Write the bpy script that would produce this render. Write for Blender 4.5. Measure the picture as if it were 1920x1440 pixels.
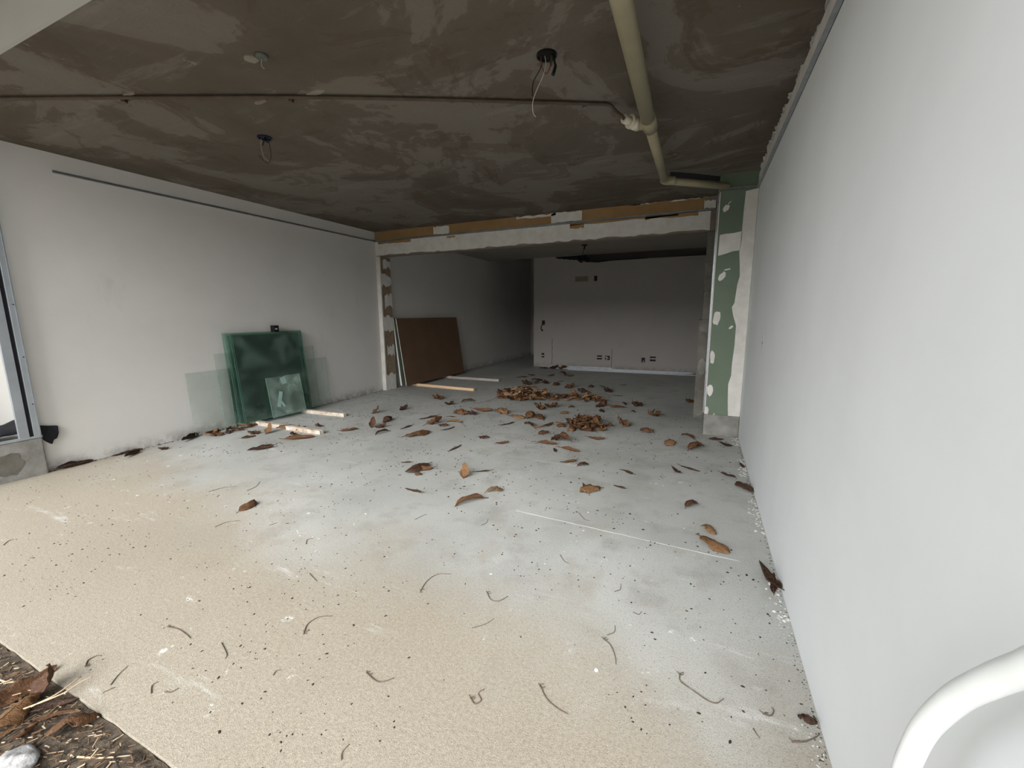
import bpy, bmesh, math, random
from mathutils import Vector, Matrix, noise
random.seed(7)
for o in list(bpy.data.objects): bpy.data.objects.remove(o, do_unlink=True)
SC = bpy.context.scene
COL = SC.collection

# ------------------------------------------------------------------ camera
YAW, PITCH, ROLL, FPX, CAMZ = 0.4201, 0.1649, -0.0061, 790.2, 1.35
_cy, _sy, _cp, _sp = math.cos(YAW), math.sin(YAW), math.cos(PITCH), math.sin(PITCH)
FWD = Vector((-_sy*_cp, _cy*_cp, -_sp)); _r = Vector((_cy, _sy, 0)); _u = _r.cross(FWD)
RIGHT = math.cos(ROLL)*_r + math.sin(ROLL)*_u
UP = -math.sin(ROLL)*_r + math.cos(ROLL)*_u
EYE = Vector((0, 0, CAMZ))
cd = bpy.data.cameras.new('camera'); cam = bpy.data.objects.new('camera', cd); COL.objects.link(cam)
cd.sensor_fit = 'HORIZONTAL'; cd.sensor_width = 36.0; cd.lens = FPX/1920*36; cd.clip_start = 0.02; cd.clip_end = 200
M3 = Matrix((RIGHT, UP, -FWD)).transposed()
cam.matrix_world = Matrix.Translation(EYE) @ M3.to_4x4()
SC.camera = cam

# ------------------------------------------------------------------ sky, sun, exposure
SC.view_settings.view_transform = 'Standard'; SC.view_settings.look = 'None'
SC.view_settings.gamma = 1.0; SC.view_settings.use_curve_mapping = False
SC.view_settings.exposure = 1.15
w = bpy.data.worlds.new('overcast_sky'); SC.world = w; w.use_nodes = True
bg = w.node_tree.nodes['Background']; bg.inputs[0].default_value = (0.94, 0.97, 1.0, 1); bg.inputs[1].default_value = 1.5
sd = bpy.data.lights.new('hazy_sun', 'SUN'); sun = bpy.data.objects.new('hazy_sun', sd); COL.objects.link(sun)
sd.energy = 4.2; sd.angle = math.radians(55); sd.color = (1.0, 0.98, 0.95)
sun.rotation_euler = Vector((-0.02, 0.91, -0.39)).to_track_quat('-Z', 'Y').to_euler()

# ------------------------------------------------------------------ placing helpers
def ray(px, py): return FWD + RIGHT*((px-960)/FPX) - UP*((py-720)/FPX)
def on(px, py, axis, v):
    d = ray(px, py); return EYE + d*((v-EYE[axis])/d[axis])
def floor_at(px, py, z=0.0): return on(px, py, 2, z)

# ------------------------------------------------------------------ materials
def lin(c):
    return tuple(((x/255)/12.92 if x/255 <= .04045 else (((x/255)+.055)/1.055)**2.4) for x in c) + (1,)
class NT:
    def __init__(s, name):
        s.m = bpy.data.materials.new(name); s.m.use_nodes = True; s.t = s.m.node_tree; s.n = s.t.nodes
        s.b = s.n['Principled BSDF']; s.out = s.n['Material Output']
        s.geo = s.n.new('ShaderNodeNewGeometry')
    def link(s, a, b): s.t.links.new(a, b)
    def noise(s, scale, detail=4, rough=.55, vec=None, stretch=None, dist=0.0):
        n = s.n.new('ShaderNodeTexNoise'); n.inputs['Scale'].default_value = scale; n.inputs['Detail'].default_value = detail
        n.inputs['Roughness'].default_value = rough; n.inputs['Distortion'].default_value = dist
        v = vec or s.geo.outputs['Position']
        if stretch:
            m = s.n.new('ShaderNodeMapping'); m.inputs['Scale'].default_value = stretch[:3]
            if len(stretch) > 3: m.inputs['Rotation'].default_value = (0, 0, stretch[3])
            s.link(v, m.inputs['Vector']); v = m.outputs[0]
        s.link(v, n.inputs['Vector']); return n.outputs['Fac']
    def ramp(s, fac, stops, interp='LINEAR'):
        r = s.n.new('ShaderNodeValToRGB'); r.color_ramp.interpolation = interp
        e = r.color_ramp.elements
        while len(e) < len(stops): e.new(.5)
        for el, (p, c) in zip(e, stops):
            el.position = p; el.color = c if isinstance(c, tuple) else (c, c, c, 1)
        s.link(fac, r.inputs[0]); return r.outputs[0]
    def mix(s, fac, a, b, mode='MIX'):
        m = s.n.new('ShaderNodeMix'); m.data_type = 'RGBA'; m.blend_type = mode
        for sock, v in ((m.inputs[0], fac), (m.inputs[6], a), (m.inputs[7], b)):
            if hasattr(v, 'is_linked') or hasattr(v, 'links'): s.link(v, sock)
            else: sock.default_value = v
        return m.outputs[2]
    def math(s, op, a, b=0.0):
        m = s.n.new('ShaderNodeMath'); m.operation = op
        for sock, v in ((m.inputs[0], a), (m.inputs[1], b)):
            if hasattr(v, 'links'): s.link(v, sock)
            else: sock.default_value = v
        return m.outputs[0]
    def maprange(s, v, a, b, c=0.0, d=1.0, smooth=True):
        m = s.n.new('ShaderNodeMapRange'); m.interpolation_type = 'SMOOTHSTEP' if smooth else 'LINEAR'
        s.link(v, m.inputs[0])
        for i, x in enumerate((a, b, c, d)): m.inputs[1+i].default_value = x
        return m.outputs[0]
    def xyz(s):
        x = s.n.new('ShaderNodeSeparateXYZ'); s.link(s.geo.outputs['Position'], x.inputs[0]); return x.outputs
    def bump(s, h, strength=.3, dist=.01):
        b = s.n.new('ShaderNodeBump'); b.inputs['Strength'].default_value = strength; b.inputs['Distance'].default_value = dist
        s.link(h, b.inputs['Height']); s.link(b.outputs[0], s.b.inputs['Normal'])
    def fin(s, col, rough=.8, metal=0.0, spec=.3):
        if hasattr(col, 'links'): s.link(col, s.b.inputs['Base Color'])
        else: s.b.inputs['Base Color'].default_value = col
        if hasattr(rough, 'links'): s.link(rough, s.b.inputs['Roughness'])
        else: s.b.inputs['Roughness'].default_value = rough
        s.b.inputs['Metallic'].default_value = metal; s.b.inputs['Specular IOR Level'].default_value = spec
        return s.m
def simple(name, c1, c2=None, scale=8, rough=.7, metal=0.0, bump=.1, spec=.3, stretch=None):
    t = NT(name); c2 = c2 or tuple(x*.85 for x in c1)
    f = t.noise(scale, 5, .6, stretch=stretch)
    col = t.ramp(f, [(.3, lin(c1)), (.7, lin(c2))])
    if bump: t.bump(t.noise(scale*6, 4, stretch=stretch), bump, .004)
    return t.fin(col, rough, metal, spec)

MAT = {}
def m_floor():
    t = NT('concrete_screed'); x = t.xyz()
    big = t.noise(.9, 5, .55, dist=.4); mid = t.noise(3.5, 6, .6); fine = t.noise(75, 5, .7); grit = t.noise(240, 3, .6)
    base = t.ramp(big, [(.28, lin((156, 158, 156))), (.5, lin((172, 174, 171))), (.72, lin((184, 186, 184)))])
    base = t.mix(t.maprange(mid, .50, .70, 0, .6), base, lin((146, 146, 142)))
    base = t.mix(t.maprange(t.noise(1.6, 6, .65, dist=.8), .55, .66, 0, .45), base, lin((158, 154, 146)))
    # tan tint near the open front, thinning out with depth
    edge = t.math('ADD', x[1], t.math('MULTIPLY', t.math('SUBTRACT', t.noise(1.1, 4, .6), .5), 1.5))
    edge = t.math('ADD', edge, t.math('MULTIPLY', x[0], .13))
    dust_tint = t.maprange(edge, .95, 2.0, .85, 0)
    base = t.mix(dust_tint, base, t.ramp(fine, [(.3, lin((138, 127, 110))), (.7, lin((172, 161, 142)))]))
    # trowel streaks and spilled plaster
    st = t.noise(2.2, 6, .7, stretch=(.6, 3.0, 1, .5))
    base = t.mix(t.maprange(st, .60, .74, 0, .6), base, lin((208, 209, 209)))
    sp = t.noise(9, 5, .7); base = t.mix(t.math('MULTIPLY', t.maprange(sp, .63, .70, 0, .75), t.maprange(big, .42, .58)), base, lin((224, 225, 223)))
    base = t.mix(t.maprange(grit, .52, .68, 0, .60), base, lin((108, 102, 93)))
    base = t.mix(t.maprange(grit, .28, .42, .45, 0), base, lin((214, 210, 200)))
    pit = t.noise(95, 4, .7); pm = t.math('MULTIPLY', t.maprange(pit, .58, .68, 0, .7), t.maprange(x[1], 1.2, 4.5, 1, .35))
    base = t.mix(pm, base, lin((104, 96, 84)))
    base = t.mix(t.maprange(t.noise(6.5, 5, .6), .55, .7, 0, .35), base, lin((150, 143, 131)))
    t.bump(t.math('ADD', t.math('MULTIPLY', fine, .5), grit), .55, .003)
    return t.fin(base, t.maprange(big, .3, .7, .62, .85), 0, .35)
def m_ceiling():
    t = NT('bare_ceiling_concrete'); 
    big = t.noise(.8, 6, .62, dist=.7); streak = t.noise(2.4, 7, .68, stretch=(.45, 2.3, 1, .45)); fine = t.noise(60, 4)
    c = t.ramp(big, [(.36, lin((90, 83, 73))), (.50, lin((100, 92, 83))), (.515, lin((114, 107, 99))), (.66, lin((119, 114, 105)))])
    c = t.mix(t.maprange(streak, .54, .70, 0, .5), c, lin((133, 129, 120)))
    c = t.mix(t.maprange(t.noise(1.7, 5, .7, dist=1.2), .56, .60, 0, .45), c, lin((86, 75, 62)))
    c = t.mix(t.maprange(t.noise(5, 6, .75), .66, .70, 0, .5), c, lin((149, 143, 133)))
    c = t.mix(t.maprange(fine, .55, .75, 0, .25), c, lin((90, 83, 73)))
    t.bump(t.math('ADD', fine, t.math('MULTIPLY', streak, 2)), .4, .006)
    return t.fin(c, .92, 0, .15)
def m_wall(name, c, dirt, bottom=True):
    t = NT(name); x = t.xyz()
    col = t.ramp(t.noise(1.3, 5, .6), [(.3, lin(c)), (.7, lin(tuple(v*.965 for v in c)))])
    col = t.mix(t.maprange(t.noise(2.2, 6, .7, stretch=(1, 1, .35)), .60, .75, 0, .35), col, lin(dirt))
    if bottom:   # splash marks low down
        spl = t.math('MULTIPLY', t.maprange(x[2], 0, .16, .6, 0), t.maprange(t.noise(7, 5, .7), .35, .65))
        col = t.mix(spl, col, lin((112, 104, 94)))
    t.bump(t.noise(35, 4), .06, .004)
    return t.fin(col, .72, 0, .25)
def m_glass(name, tint, dust_tint, refl=.06):
    t = NT(name); t.n.remove(t.b)
    tr = t.n.new('ShaderNodeBsdfTransparent'); tr.inputs[0].default_value = tint + (1,)
    gl = t.n.new('ShaderNodeBsdfGlossy'); gl.inputs['Roughness'].default_value = .04; gl.inputs[0].default_value = (.9, 1, .95, 1)
    df = t.n.new('ShaderNodeBsdfDiffuse'); df.inputs[0].default_value = lin((186, 208, 198))
    lw = t.n.new('ShaderNodeLayerWeight'); lw.inputs[0].default_value = .5; fr = t.n.new('ShaderNodeMath'); fr.operation = 'MULTIPLY_ADD'
    pw = t.math('POWER', lw.outputs['Facing'], 4.0); t.link(pw, fr.inputs[0]); fr.inputs[1].default_value = .55; fr.inputs[2].default_value = .03
    a = t.n.new('ShaderNodeMixShader'); t.link(fr.outputs[0], a.inputs[0]); t.link(tr.outputs[0], a.inputs[1]); t.link(gl.outputs[0], a.inputs[2])
    f = t.maprange(t.noise(4.5, 6, .65), .40, .72, dust_tint*.25, dust_tint)
    b = t.n.new('ShaderNodeMixShader'); t.link(f, b.inputs[0]); t.link(a.outputs[0], b.inputs[1]); t.link(df.outputs[0], b.inputs[2])
    t.link(b.outputs[0], t.out.inputs[0]); return t.m
def m_leaf(name, stops):
    t = NT(name); oi = t.n.new('ShaderNodeObjectInfo'); tc = t.n.new('ShaderNodeTexCoord')
    base = t.ramp(oi.outputs['Random'], stops)
    v = t.noise(9, 5, .6, vec=tc.outputs['Object'])
    c = t.mix(t.maprange(v, .45, .7, 0, .55), base, lin((58, 36, 20)))
    c = t.mix(t.maprange(t.noise(26, 3, .6, vec=tc.outputs['Object']), .5, .72, 0, .3), c, lin((150, 116, 76)))
    t.bump(t.noise(30, 4, .6, vec=tc.outputs['Object'], stretch=(1, .35, 1)), .5, .01)
    return t.fin(c, .62, 0, .3)
MAT['floor'] = m_floor(); MAT['ceiling'] = m_ceiling()
MAT['wall'] = m_wall('white_wall_paint', (214, 212, 208), (186, 181, 174))
MAT['wall_r'] = m_wall('white_skim_coat', (232, 236, 238), (216, 218, 219), False)
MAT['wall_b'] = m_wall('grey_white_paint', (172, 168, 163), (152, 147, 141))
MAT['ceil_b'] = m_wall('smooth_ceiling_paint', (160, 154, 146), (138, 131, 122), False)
MAT['facade'] = m_wall('facade_render', (184, 183, 178), (166, 164, 158), False)
MAT['concrete'] = simple('rough_concrete', (150, 149, 144), (112, 110, 104), 7, .9, 0, .5)
MAT['dark_concrete'] = simple('dusty_concrete', (128, 125, 118), (92, 88, 80), 5, .9, 0, .5)
MAT['plaster'] = simple('white_plaster', (224, 222, 217), (205, 202, 196), 9, .85, 0, .3)
MAT['kraft'] = simple('kraft_board_paper', (160, 130, 90), (144, 114, 78), 4, .8, 0, .15)
MAT['ceil_dab'] = simple('dull_plaster_dab', (150, 142, 131), (120, 112, 102), 12, .9, 0, .4)
MAT['smear'] = simple('brown_board_smear', (128, 106, 84), (150, 136, 118), 7, .85, 0, .2)
MAT['greyboard'] = simple('grey_board_paper', (140, 130, 120), (118, 108, 98), 6, .85, 0, .2)
MAT['greenboard'] = simple('moisture_board_green', (112, 126, 110), (102, 116, 100), 3, .8, 0, .1)
MAT['zinc'] = simple('galvanised_steel', (176, 180, 184), (150, 155, 160), 14, .38, .85, .05, .5)
MAT['alu'] = simple('aluminium_profile', (172, 178, 184), (156, 162, 168), 6, .42, .55, .03, .5)
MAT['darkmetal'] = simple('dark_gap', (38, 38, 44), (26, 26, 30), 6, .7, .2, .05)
MAT['pvc'] = simple('cream_pvc', (160, 152, 124), (146, 138, 112), 4, .45, 0, .03, .45)
MAT['pvc_white'] = simple('white_pvc', (226, 220, 204), (206, 198, 180), 6, .4, 0, .03, .45)
MAT['copper'] = simple('old_conduit', (92, 80, 68), (74, 64, 54), 12, .6, .2, .2)
MAT['black'] = simple('black_plastic', (24, 24, 27), (14, 14, 16), 8, .5, 0, .1)
MAT['bluebox'] = simple('dark_blue_plastic', (30, 36, 74), (20, 24, 52), 8, .5, 0, .1)
MAT['greybox'] = simple('grey_plastic', (104, 106, 102), (84, 86, 82), 8, .6, 0, .2)
MAT['wire_white'] = simple('white_wire', (196, 188, 172), None, 20, .5, 0, 0)
MAT['wire_black'] = simple('black_wire', (26, 22, 20), None, 20, .5, 0, 0)
MAT['wire_red'] = simple('red_brown_wire', (120, 62, 46), None, 20, .5, 0, 0)
MAT['wire_green'] = simple('green_wire', (44, 92, 66), None, 20, .5, 0, 0)
MAT['device'] = simple('white_outlet_plastic', (214, 210, 202), None, 20, .5, 0, 0)
MAT['pine'] = simple('fresh_pine', (222, 194, 160), (204, 172, 136), 6, .7, 0, .2, stretch=(1, 9, 9))
MAT['oldwood'] = simple('plaster_smeared_wood', (226, 220, 210), (150, 122, 98), 11, .85, 0, .4, stretch=(1, 3, 1))
MAT['greywood'] = simple('weathered_batten', (196, 188, 176), (150, 142, 138), 8, .8, 0, .3, stretch=(1, 6, 6))
MAT['mdf'] = simple('brown_hardboard', (112, 88, 70), (102, 80, 62), 3, .75, 0, .1)
MAT['gypsum'] = simple('gypsum_edge', (226, 224, 218), (208, 206, 200), 6, .85, 0, .1)
MAT['paint_white'] = simple('white_enamel', (236, 240, 240), (226, 230, 230), 5, .35, 0, .03, .5)
MAT['fabric_black'] = simple('black_sheet', (22, 23, 30), (12, 12, 18), 9, .6, 0, .3)
MAT['pale_litter'] = simple('bleached_litter', (190, 190, 190), (96, 94, 94), 30, .5, 0, .4)
MAT['soil'] = simple('litter_soil', (106, 95, 82), (50, 42, 34), 40, .95, 0, .8)
MAT['ground'] = simple('pale_paving', (136, 130, 120), (116, 110, 100), 3, .9, 0, .3)
MAT['seed'] = simple('dark_seed', (52, 46, 40), (34, 29, 25), 30, .8, 0, .1)
MAT['twig'] = simple('thin_twig', (112, 100, 88), (86, 76, 66), 30, .85, 0, .2)
MAT['straw'] = simple('pale_straw', (206, 186, 158), (172, 148, 118), 20, .8, 0, .2)
MAT['straw_dark'] = simple('brown_straw', (124, 100, 78), (82, 64, 48), 20, .85, 0, .2)
MAT['crumb'] = simple('plaster_crumb', (206, 206, 202), (150, 148, 142), 30, .9, 0, .3)
MAT['ridge'] = simple('mortar_smear', (204, 205, 203), (172, 172, 168), 5, .85, 0, .2)
MAT['tape'] = simple('masking_tape', (166, 196, 186), (146, 178, 168), 9, .7, 0, .05)
MAT['glass_thin'] = m_glass('clear_green_glass', (.965, .982, .974), .05)
MAT['glass_stack'] = m_glass('stacked_green_glass', (.80, .90, .86), .10)
MAT['glass_dusty'] = m_glass('dusty_green_glass', (.88, .945, .92), .50)
MAT['glass_edge'] = simple('green_glass_edge', (62, 104, 90), (44, 84, 72), 9, .25, 0, 0, .5)
MAT['glass_edge_l'] = simple('pale_glass_edge', (112, 148, 134), (92, 130, 116), 9, .25, 0, 0, .5)
T_TAN = [(0, lin((115, 85, 56))), (.5, lin((129, 100, 69))), (1, lin((105, 75, 48)))]
T_BRN = [(0, lin((80, 54, 36))), (.5, lin((99, 68, 44))), (1, lin((68, 44, 31)))]
T_DRK = [(0, lin((54, 37, 30))), (.5, lin((65, 46, 38))), (1, lin((46, 32, 27)))]
MAT['tan'] = m_leaf('tan_leaf', T_TAN); MAT['brown'] = m_leaf('brown_leaf', T_BRN); MAT['dark'] = m_leaf('dark_leaf', T_DRK)
MAT['mid'] = m_leaf('mixed_leaf', [(0, lin((70, 48, 34))), (.35, lin((107, 77, 54))), (.7, lin((142, 113, 85))), (1, lin((89, 62, 44)))])
MAT['pale'] = m_leaf('pale_leaf', [(0, lin((140, 111, 85))), (.5, lin((156, 130, 103))), (1, lin((128, 97, 71)))])
MAT['stem'] = simple('leaf_stem', (100, 74, 50), (76, 54, 38), 30, .7, 0, .1)

# ------------------------------------------------------------------ mesh helpers
def box(bm, x0, x1, y0, y1, z0, z1, mi=0):
    v = [bm.verts.new((x, y, z)) for z in (z0, z1) for y in (y0, y1) for x in (x0, x1)]
    for f in ((0, 2, 3, 1), (4, 5, 7, 6), (0, 1, 5, 4), (2, 6, 7, 3), (0, 4, 6, 2), (1, 3, 7, 5)):
        bm.faces.new([v[i] for i in f]).material_index = mi
def slab(bm, o, a, b, c, mi=0):
    """box from corner o along vectors a, b, c"""
    v = [bm.verts.new(o + a*i + b*j + c*k) for k in (0, 1) for j in (0, 1) for i in (0, 1)]
    for f in ((0, 2, 3, 1), (4, 5, 7, 6), (0, 1, 5, 4), (2, 6, 7, 3), (0, 4, 6, 2), (1, 3, 7, 5)):
        bm.faces.new([v[i] for i in f]).material_index = mi
def prism(bm, pts, off):
    """flat outline (3D points) extruded by vector off"""
    a = [bm.verts.new(p) for p in pts]; b = [bm.verts.new(Vector(p)+Vector(off)) for p in pts]
    n = len(pts); bm.faces.new(a); bm.faces.new(b[::-1])
    for i in range(n): bm.faces.new((a[i], b[i], b[(i+1) % n], a[(i+1) % n]))
def smooth_path(pts, sub=5):
    P = [Vector(p) for p in pts]
    if len(P) < 3: return P
    Q = [P[0]*2-P[1]] + P + [P[-1]*2-P[-2]]; out = []
    for i in range(1, len(Q)-2):
        for k in range(sub):
            t = k/sub; a, b, c, d = Q[i-1:i+3]
            out.append(.5*((2*b)+(c-a)*t+(2*a-5*b+4*c-d)*t*t+(3*b-a-3*c+d)*t**3))
    out.append(P[-1]); return out
def tube(bm, pts, r, seg=8, r1=None, cap=True):
    P = [Vector(p) for p in pts]; n = len(P); rings = []; ref = None
    for i, p in enumerate(P):
        d = (P[min(i+1, n-1)]-P[max(i-1, 0)]).normalized()
        if ref is None: ref = d.orthogonal().normalized()
        ref = (ref - d*ref.dot(d)).normalized(); s = d.cross(ref)
        rr = r if r1 is None else r+(r1-r)*i/(n-1)
        rings.append([bm.verts.new(p+(ref*math.cos(2*math.pi*k/seg)+s*math.sin(2*math.pi*k/seg))*rr) for k in range(seg)])
    for a, b in zip(rings, rings[1:]):
        for k in range(seg):
            f = bm.faces.new((a[k], a[(k+1) % seg], b[(k+1) % seg], b[k])); f.smooth = True
    if cap: bm.faces.new(rings[0][::-1]); bm.faces.new(rings[-1])
def mesh(bm, name):
    bmesh.ops.recalc_face_normals(bm, faces=bm.faces)
    me = bpy.data.meshes.new(name); bm.to_mesh(me); bm.free(); return me
def obj(name, bm, mats, parent=None, bevel=0.0):
    me = mesh(bm, name) if not isinstance(bm, bpy.types.Mesh) else bm
    for m in ([mats] if isinstance(mats, str) else mats): me.materials.append(MAT[m])
    o = bpy.data.objects.new(name, me); COL.objects.link(o)
    if parent:
        o.parent = parent; o.matrix_parent_inverse = Matrix.Translation(-parent.location)
    if bevel:
        b = o.modifiers.new('bevel', 'BEVEL'); b.width = bevel; b.segments = 2; b.limit_method = 'ANGLE'
    return o
def thing(name, loc, label, cat, group=None):
    o = bpy.data.objects.new(name, None); COL.objects.link(o); o.location = loc; o.empty_display_size = .05
    return tag(o, label, cat, group)
def tag(o, label, cat=None, group=None, kind=None):
    o['label'] = label
    if cat: o['category'] = cat
    if group: o['group'] = group
    if kind: o['kind'] = kind
    return o
def B(*a):
    bm = bmesh.new(); box(bm, *a); return bm
def structure(name, bm, mats, label, bevel=0.0):
    return tag(obj(name, bm, mats, None, bevel), label, kind='structure')

# ------------------------------------------------------------------ room shell
XR, XL, YH, H, YB = 0.44, -5.20, 5.92, 2.74, 10.19
YF = 1.17     # line where the ceiling slab stops above the open front
ZA = 2.575    # perimeter angle of the missing suspended ceiling
floor = structure('floor', B(-6.4, XR+.3, .56, 13.6, -.15, 0), 'floor', 'bare dusty grey concrete floor')
ceiling = structure('ceiling', B(-6.4, XR+.3, YF+.02, YH+.08, H, H+.2), 'ceiling', 'bare brown-grey concrete ceiling of the front room')
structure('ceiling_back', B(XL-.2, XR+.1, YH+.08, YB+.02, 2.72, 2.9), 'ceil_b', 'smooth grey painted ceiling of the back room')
structure('ceiling_corridor', B(XL-.3, XR+.3, YH+.08, 13.6, 3.25, 3.4), 'dark_concrete', 'dark concrete slab high above the corridor')
wall_right = structure('wall_right', B(XR, XR+.2, .05, 13.6, -.1, 3.3), 'wall_r', 'long white wall on the right side')
wall_left = structure('wall_left', B(XL-.28, XL, 1.56, 13.6, -.02, 3.3), 'wall', 'long white wall on the left side')
structure('wall_left_outer', B(-5.75, -5.551, -.9, 1.559, -.07, 2.74), 'wall', 'white wall outside the metal frame at the far left')
structure('wall_facade', B(-6.4, XR+.2, YF, YF+.02, H, 5.2), 'facade', 'pale rendered wall above the open front')
structure('ceiling_added_canopy', B(-4.9, XR+.2, -.7, YF, 2.93, 3.08), 'facade', 'pale soffit of a canopy added outside the open front for its shade')  # guessed canopy, added to shade the upper walls
structure('wall_sky_block', B(-26, 20, -14.5, -14, -.16, 4.5), 'dark_concrete', 'unseen wall added across the yard to block low sky light')  # added out of view to keep low sky light off the back room
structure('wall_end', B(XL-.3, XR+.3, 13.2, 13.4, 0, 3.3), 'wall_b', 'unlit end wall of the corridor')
# corridor side wall and back wall with its open slot under the ceiling
bm = bmesh.new(); box(bm, -3.93, -3.80, YB, 13.2, 0, 3.25); box(bm, -3.80, XR, YB, YB+.12, 0, 2.56)
box(bm, -3.80, -2.63, YB, YB+.12, 2.56, 2.72)
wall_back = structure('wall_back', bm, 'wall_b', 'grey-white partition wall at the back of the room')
# ragged broken edge where the slot fades out to the left
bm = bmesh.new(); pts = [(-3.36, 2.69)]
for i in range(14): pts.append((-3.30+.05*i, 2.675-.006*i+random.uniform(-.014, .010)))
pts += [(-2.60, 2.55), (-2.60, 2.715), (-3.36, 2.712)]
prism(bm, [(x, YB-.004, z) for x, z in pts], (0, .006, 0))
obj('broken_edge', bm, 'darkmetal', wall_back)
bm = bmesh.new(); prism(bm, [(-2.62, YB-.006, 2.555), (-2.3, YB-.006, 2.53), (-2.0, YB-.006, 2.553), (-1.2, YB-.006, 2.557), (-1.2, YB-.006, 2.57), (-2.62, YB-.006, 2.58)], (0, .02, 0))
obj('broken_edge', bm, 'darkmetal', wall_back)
for x, z0, z1 in ((-3.435, .06, .72), (-1.93, .05, .50)):
    bm = bmesh.new(); n = 9
    L = [(x+random.uniform(-.006, .006), YB-.002, z0+(z1-z0)*i/n) for i in range(n+1)]
    prism(bm, L + [(px+.009, py, pz) for px, py, pz in L[::-1]], (0, .003, 0)); obj('wall_crack', bm, 'darkmetal', wall_back)
o = obj('old_label_mark', B(-2.86, -2.54, YB-.004, YB+.002, 2.11, 2.23), 'greyboard', wall_back)

# stub at the left end of the header
stub = structure('wall_stub', B(XL-.01, XL+.075, YH+.02, YH+.27, 0, 2.334), 'smear', 'narrow board nib where the left wall meets the opening')
obj('corner_bead', B(XL-.005, XL+.079, YH-.006, YH+.022, 0, 2.334), 'plaster', stub, .003)
for i, (z0, z1) in enumerate(((.0, .28), (.62, .80), (1.05, 1.30), (1.48, 1.72), (1.86, 2.02), (2.15, 2.30))):
    bm = bmesh.new(); x = XL+.0755; ya, yb = YH+.02+.06*(i % 2), YH+.27
    pts = []
    for k in range(6): pts.append((x, ya+(yb-ya)*k/5, z0+random.uniform(-.04, .04)))
    for k in range(6): pts.append((x, yb-(yb-ya)*k/5, z1+random.uniform(-.05, .05)))
    prism(bm, pts, (.003, 0, 0)); obj('plaster_patch', bm, 'plaster', stub)

# header beam
header = structure('wall_header', B(XL, .10, YH, YH+.14, 2.335, H), 'greyboard', 'board header spanning the opening to the back room')
for x0, x1 in ((XL+.05, -3.96), (-3.73, -1.98), (-1.62, -.05)):
    obj('kraft_strip', B(x0, x1, YH-.012, YH, 2.60, H-.002), 'kraft', header)
def jag_band(x0, x1, zt, zb, n, amp_t, amp_b):
    p = [(x0+(x1-x0)*i/n, YH-.006, zb+random.uniform(-amp_b, amp_b)) for i in range(n+1)]
    q = [(x1-(x1-x0)*i/n, YH-.006, zt+random.uniform(-amp_t, amp_t)) for i in range(n+1)]
    bm = bmesh.new(); prism(bm, p+q, (0, .006, 0)); return bm
obj('plaster_coat', jag_band(XL+.001, .02, 2.572, 2.352, 70, .001, .012), 'plaster', header)
for x0, x1, zt, zb in ((-3.99, -3.70, 2.725, 2.60), (-2.02, -1.58, 2.735, 2.60), (-2.55, -1.95, 2.735, 2.70), (-.06, .07, 2.70, 2.60), (-.95, -.62, 2.738, 2.722), (-.45, -.02, 2.738, 2.728)):
    bm = bmesh.new(); n = 9
    p = [(x0+(x1-x0)*i/n, YH-.018, zb+random.uniform(-.004, .012)) for i in range(n+1)]
    q = [(x1-(x1-x0)*i/n, YH-.018, min(zt+random.uniform(-.02, .006), H-.001)) for i in range(n+1)]
    prism(bm, p+q, (0, .018, 0)); obj('plaster_patch', bm, 'plaster', header)
for x0, x1, zt, zb in ((XL+.07, -4.45, 2.57, 2.535), (-3.75, -3.60, 2.56, 2.535), (-1.75, -.35, 2.57, 2.545), (-1.75, -1.55, 2.56, 2.51), (-.75, -.12, 2.57, 2.535)):
    bm = bmesh.new(); n = 8
    p = [(x0+(x1-x0)*i/n, YH-.009, zb+random.uniform(-.01, .012)) for i in range(n+1)]
    prism(bm, p+[(x1, YH-.009, zt), (x0, YH-.009, zt)], (0, .009, 0)); obj('paper_patch', bm, 'kraft', header)

# perimeter angle: left wall, header, pillar, right wall
def angle(name, a, b, out, label):
    a, b, out = Vector(a), Vector(b), Vector(out); d = b-a; bm = bmesh.new()
    slab(bm, a, d, out*.026, Vector((0, 0, .0035)))
    slab(bm, a, d, out*.003, Vector((0, 0, .024)))
    return structure(name, bm, 'zinc', label)
angle('trim_1', (XL, 1.94, ZA), (XL, YH, ZA), (1, 0, 0), 'dark metal angle running along the top of the left wall')
angle('trim_2', (XL+.026, YH-.012, ZA), (.06, YH-.012, ZA), (0, -1, 0), 'thin metal angle along the header board')
angle('trim_3', (.075, 5.05, ZA), (XR-.026, 5.05, ZA), (0, -1, 0), 'short metal angle across the green pillar')
angle('trim_4', (XR, 1.2, ZA), (XR, 5.05, ZA), (-1, 0, 0), 'metal angle along the top of the right wall')
# crumbling plaster joint between right wall and ceiling
bm = bmesh.new(); y = 1.2
while y < 5.0:
    l = random.uniform(.03, .12); d = random.uniform(.006, .03); h = random.uniform(.012, .05)
    if random.random() < .8:
        prism(bm, [(XR, y, H), (XR-d, y+l*.15, H), (XR-d*random.uniform(.4, 1), y+l*.5, H), (XR-d*.8, y+l*.85, H), (XR, y+l, H)], (random.uniform(0, .01), 0, -h))
    y += l
tag(obj('trim_5', bm, 'crumb'), 'ragged plaster joint between the right wall and the ceiling', kind='structure')
tag(obj('trim_6', B(XR-.012, XR, 1.2, 5.05, 2.60, 2.70), 'plaster'), 'raised plaster band above the metal angle on the right wall', kind='structure')

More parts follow.
